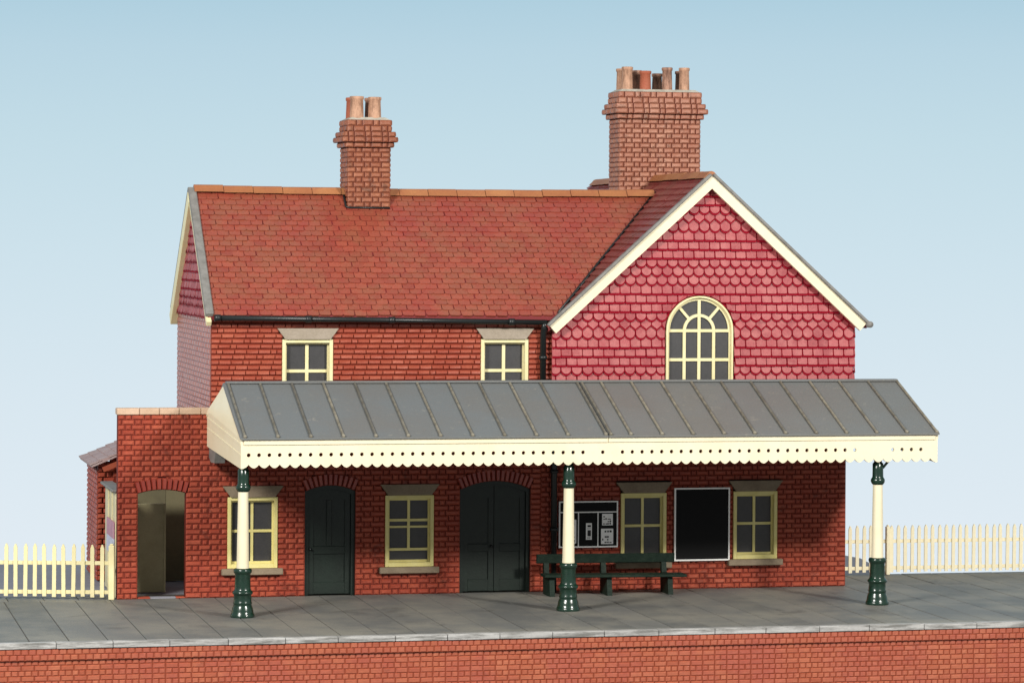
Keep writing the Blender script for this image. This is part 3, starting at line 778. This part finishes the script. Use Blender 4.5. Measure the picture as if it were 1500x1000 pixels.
NB=thing('notice_board','black wall notice board with white lines and small papers','notice board',(1.57,-.05,.86))
q=MB('board'); q.box((.98,-.065,.87),(2.18,-.03,1.78),0); q.build('panel',NB)
fr=MB('white'); t=.024
for a,b in (((.975,-.08,.865),(1.0,-.03,1.785)),((2.16,-.08,.865),(2.185,-.03,1.785)),((1.0,-.08,.865),(2.16,-.03,.892)),((1.0,-.08,1.76),(2.16,-.03,1.785)),
            ((1.0,-.074,1.555),(2.16,-.064,1.578)),((1.365,-.0735,.892),(1.385,-.0645,1.555)),((1.765,-.0735,.892),(1.785,-.0645,1.555))):
    fr.box(a,b)
fr.build('frame',NB)
papers=[(1.08,1.33,.95,1.42,'white paper notice half hidden by the middle column'),
        (1.53,1.65,1.02,1.35,'narrow white notice in the middle bay of the board'),
        (1.86,2.08,1.30,1.53,'upper white notice in the right bay of the board'),
        (1.84,2.09,.93,1.235,'larger lower white notice in the right bay of the board')]
for i,(a,b,c,d,lab) in enumerate(papers):
    pp=MB('white','ink'); pp.box((a,-.072,c),(b,-.0655,d),0)
    w=b-a; h=d-c
    if i==1:
        pp.box((a+.02,-.0735,c+.03),(b-.03,-.0725,c+.045),1); pp.box((a+.03,-.0735,c+.07),(b-.02,-.0725,c+.19),1)
        pp.box((a+.02,-.0735,c+.215),(b-.02,-.0725,c+.225),1); pp.box((a+.03,-.0735,c+.25),(b-.02,-.0725,c+.29),1)
    else:
        r_=5 if i!=2 else 4; cc=4
        for y in range(r_):
            for x in range(cc):
                if rng.random()<.72:
                    x0=a+.025+(w-.05)*x/cc+rng.uniform(-.004,.004); z0=c+.02+(h-.04)*y/r_
                    pp.box((x0,-.0735,z0),(x0+(w-.05)/cc*rng.uniform(.5,.95),-.0725,z0+(h-.04)/r_*rng.uniform(.35,.75)),1)
    tag(pp.build('paper_notice'),lab,'notice','papers pinned to the notice board')
PB=thing('poster_board','large blank black poster board with white border between two windows','poster board',(3.94,-.05,.57))
q=MB('board'); q.box((3.38,-.06,.59),(4.50,-.03,2.0)); q.build('panel',PB)
fr=MB('white')
for a,b in (((3.355,-.075,.565),(3.385,-.03,2.025)),((4.48,-.075,.565),(4.51,-.03,2.025)),((3.385,-.075,.565),(4.48,-.03,.595)),((3.385,-.075,1.995),(4.48,-.03,2.025))): fr.box(a,b)
fr.build('frame',PB)

# ------------------------------------------------------------------ fences
def picket_fence(mt,p0,p1,step,width,height,lab,post_first,zb=.05,posts=()):
    p0,p1=V(p0),V(p1); d=(p1-p0).normalized(); L=(p1-p0).length; nrm=V((-d.y,d.x,0))
    if nrm.y>0: nrm=-nrm
    F=thing('picket_fence',lab,'fence',(p0+p1)/2,'cream picket fences')
    for z in (.10,.66):
        r=MB(mt); r.obox(p0+Z*z,d*L,Z*.075,-nrm*.03,0,.5,.004); r.build('rail',F)
    n=int(L/step); proto=None
    ts=[]
    for i in range(1,n):
        s=i*step
        if any(abs(s-q)<width for q in posts): continue
        ts.append(s)
    for s in ts:
        if proto is None:
            m=MB(mt); w=width/2
            m.prism([d*-w+Z*zb,d*w+Z*zb,d*w+Z*(height-.07),d*w*.3+Z*height,d*-w*.3+Z*height,d*-w+Z*(height-.07)],nrm*.026)
            o=m.build('picket'); proto=o
        else:
            o=proto.copy(); COL.objects.link(o)
        o.location=p0+d*s+nrm*.001+Z*rng.uniform(-.008,.008); o.rotation_euler=(0,rng.uniform(-.012,.012),0); adopt(o,F)
    for s in ((0.,) if post_first else ())+tuple(posts):
        m=MB(mt); w=.055 if step>.17 else .04; o=p0+d*s-d*w-nrm*.03
        m.obox(o,d*2*w,Z*(height-.02),nrm*.11,0,.5,.01); m.obox(o+d*.02+nrm*.02+Z*(height-.021),d*(2*w-.04),Z*.035,nrm*.07,0,.5,.01); m.build('post',F)
picket_fence('fence',(-7.86,.02,0),(-14.,1.5,0),.185,.074,1.06,'yellowish cream picket fence left of the brick screen wall',True)
picket_fence('fence_pale',(7.0,1.97,0),(14.2,1.97,0),.152,.072,1.03,'pale cream picket fence right of the building behind the end column',False,posts=(1.58,))

# ------------------------------------------------------------------ platform, wall, yard
pf=MB('slab','slab_gap'); KYF=-6.52
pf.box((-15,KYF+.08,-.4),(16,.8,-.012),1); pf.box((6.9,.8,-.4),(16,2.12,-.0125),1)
def slabs(x0,x1,y0,y1,rows,w,sh):
    for j in range(rows):
        a=y0+(y1-y0)*j/rows; b=y0+(y1-y0)*(j+1)/rows; x=x0-rng.random()*.1+sh*(j%2)
        while x<x1:
            r=min(1,max(0,rng.gauss(.5,.3))); dz=rng.uniform(-.003,.003)
            xe=x+w*rng.uniform(.97,1.03)
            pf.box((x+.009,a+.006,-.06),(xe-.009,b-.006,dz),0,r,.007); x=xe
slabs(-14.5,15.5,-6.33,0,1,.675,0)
slabs(-14.5,-7.7,0.0,.78,1,.675,.1)
slabs(7.0,15.5,0.0,2.1,1,.675,.1)
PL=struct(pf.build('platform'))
ed=MB('edge','slab_gap'); x=-14.6
while x<15.5:
    L=rng.uniform(.93,1.07); dz=rng.uniform(-.006,.004)
    ed.box((x+.005,KYF+rng.uniform(-.008,.008),-.10),(x+L-.005,-6.33,.004+dz),0,rng.random(),.008); x+=L
ed.build('edging',PL)
PW=MB('brick_pl','mortar_pl')
brickwork(PW,(0,KYF+.03,0),X,Z,-Y,-.30,-.106,lambda z:[(-15,16)],h=.091,bond='english',S=.13,H=.13,p=.012,bev=.014,t=.3,gap=.012)
brickwork(PW,(0,KYF+.075,0),X,Z,-Y,-1.66,-.30,lambda z:[(-15,16)],h=.0905,bond='english',S=.225,H=.115,p=.013,bev=.014,t=.3,gap=.012)
tag(PW.build('platform_wall'),'orange-red brick retaining wall along the front of the platform','wall')
yd=MB('yard'); yd.prism([(-14.5,.8,-.02),(-14.5,7.5,-.02),(8.9,7.5,-.02),(9.25,5.6,-.02),(8.75,2.13,-.02),(6.9,2.13,-.02),(6.9,.8,-.02)],(0,0,-.4)); struct(yd.build('ground'))

# ------------------------------------------------------------------ camera
f_px=4700.; th_=radians(13.0); roll=radians(.36); D=63.5; Hc=6.90
fw=V((sin(th_),cos(th_),0)); rt0=V((cos(th_),-sin(th_),0))
rt=rt0*cos(roll)+Z*sin(roll); up=-rt0*sin(roll)+Z*cos(roll)
cam=bpy.data.cameras.new('camera'); co=bpy.data.objects.new('camera',cam); COL.objects.link(co)
mw=Matrix((( rt.x,up.x,-fw.x,0),(rt.y,up.y,-fw.y,0),(rt.z,up.z,-fw.z,0),(0,0,0,1))); mw.translation=-D*fw+Z*Hc
co.matrix_world=mw; cam.sensor_width=36; cam.lens=f_px/1500*36; cam.shift_y=-(500-356)/1500; cam.clip_end=2000; cam.clip_start=1
SC.camera=co

# ------------------------------------------------------------------ light
def lamp(name,az,el,dist,size,power,color,target=(1,-1,2)):
    l=bpy.data.lights.new(name,'AREA'); l.shape='DISK'; l.size=size; l.energy=power; l.color=color
    o=bpy.data.objects.new(name,l); COL.objects.link(o)
    d=V((sin(radians(az))*cos(radians(el)),-cos(radians(az))*cos(radians(el)),sin(radians(el))))
    o.location=V(target)+d*dist; o.rotation_euler=d.to_track_quat('Z','Y').to_euler()
lamp('studio_lamp',27,27,46,4.5,18300,(1,.965,.9))
lamp('studio_lamp',-47,26,46,9.,19500,(1,.965,.91))

wd=bpy.data.worlds.new('World'); SC.world=wd; wd.use_nodes=True
n=wd.node_tree.nodes; L=wd.node_tree.links; bg=n['Background']
tc=n.new('ShaderNodeTexCoord'); sp=n.new('ShaderNodeSeparateXYZ'); L.new(tc.outputs['Generated'],sp.inputs[0])
mr=n.new('ShaderNodeMapRange'); mr.inputs['From Min'].default_value=-.15; mr.inputs['From Max'].default_value=.10
L.new(sp.outputs['Z'],mr.inputs['Value'])
cr=n.new('ShaderNodeValToRGB'); L.new(mr.outputs['Result'],cr.inputs[0])
stops=[(0,(230,238,244)),(.24,(224,235,243)),(.42,(216,231,240)),(.58,(206,226,236)),(.73,(195,220,231)),(.84,(185,213,227)),(.905,(175,207,223)),(1,(163,199,219))]
e=cr.color_ramp.elements
e[0].position=stops[0][0]; e[0].color=lin(*stops[0][1]); e[1].position=1; e[1].color=lin(*stops[-1][1])
for p,c in stops[1:-1]:
    k=e.new(p); k.color=lin(*c)
# the lit backdrop lies ahead of the camera; the studio behind and overhead is dim
dot=n.new('ShaderNodeVectorMath'); dot.operation='DOT_PRODUCT'; L.new(tc.outputs['Generated'],dot.inputs[0]); dot.inputs[1].default_value=(fw.x,fw.y,0)
m1=n.new('ShaderNodeMapRange'); m1.inputs['From Min'].default_value=.2; m1.inputs['From Max'].default_value=.75; L.new(dot.outputs['Value'],m1.inputs['Value'])
mx=n.new('ShaderNodeMix'); mx.data_type='RGBA'; mx.inputs['A'].default_value=(.39,.405,.42,1)
L.new(m1.outputs['Result'],mx.inputs['Factor']); L.new(cr.outputs['Color'],mx.inputs['B'])
L.new(mx.outputs['Result'],bg.inputs['Color']); bg.inputs['Strength'].default_value=1

vs=SC.view_settings; vs.view_transform='Standard'; vs.look='None'; vs.exposure=0; vs.gamma=1; vs.use_curve_mapping=False
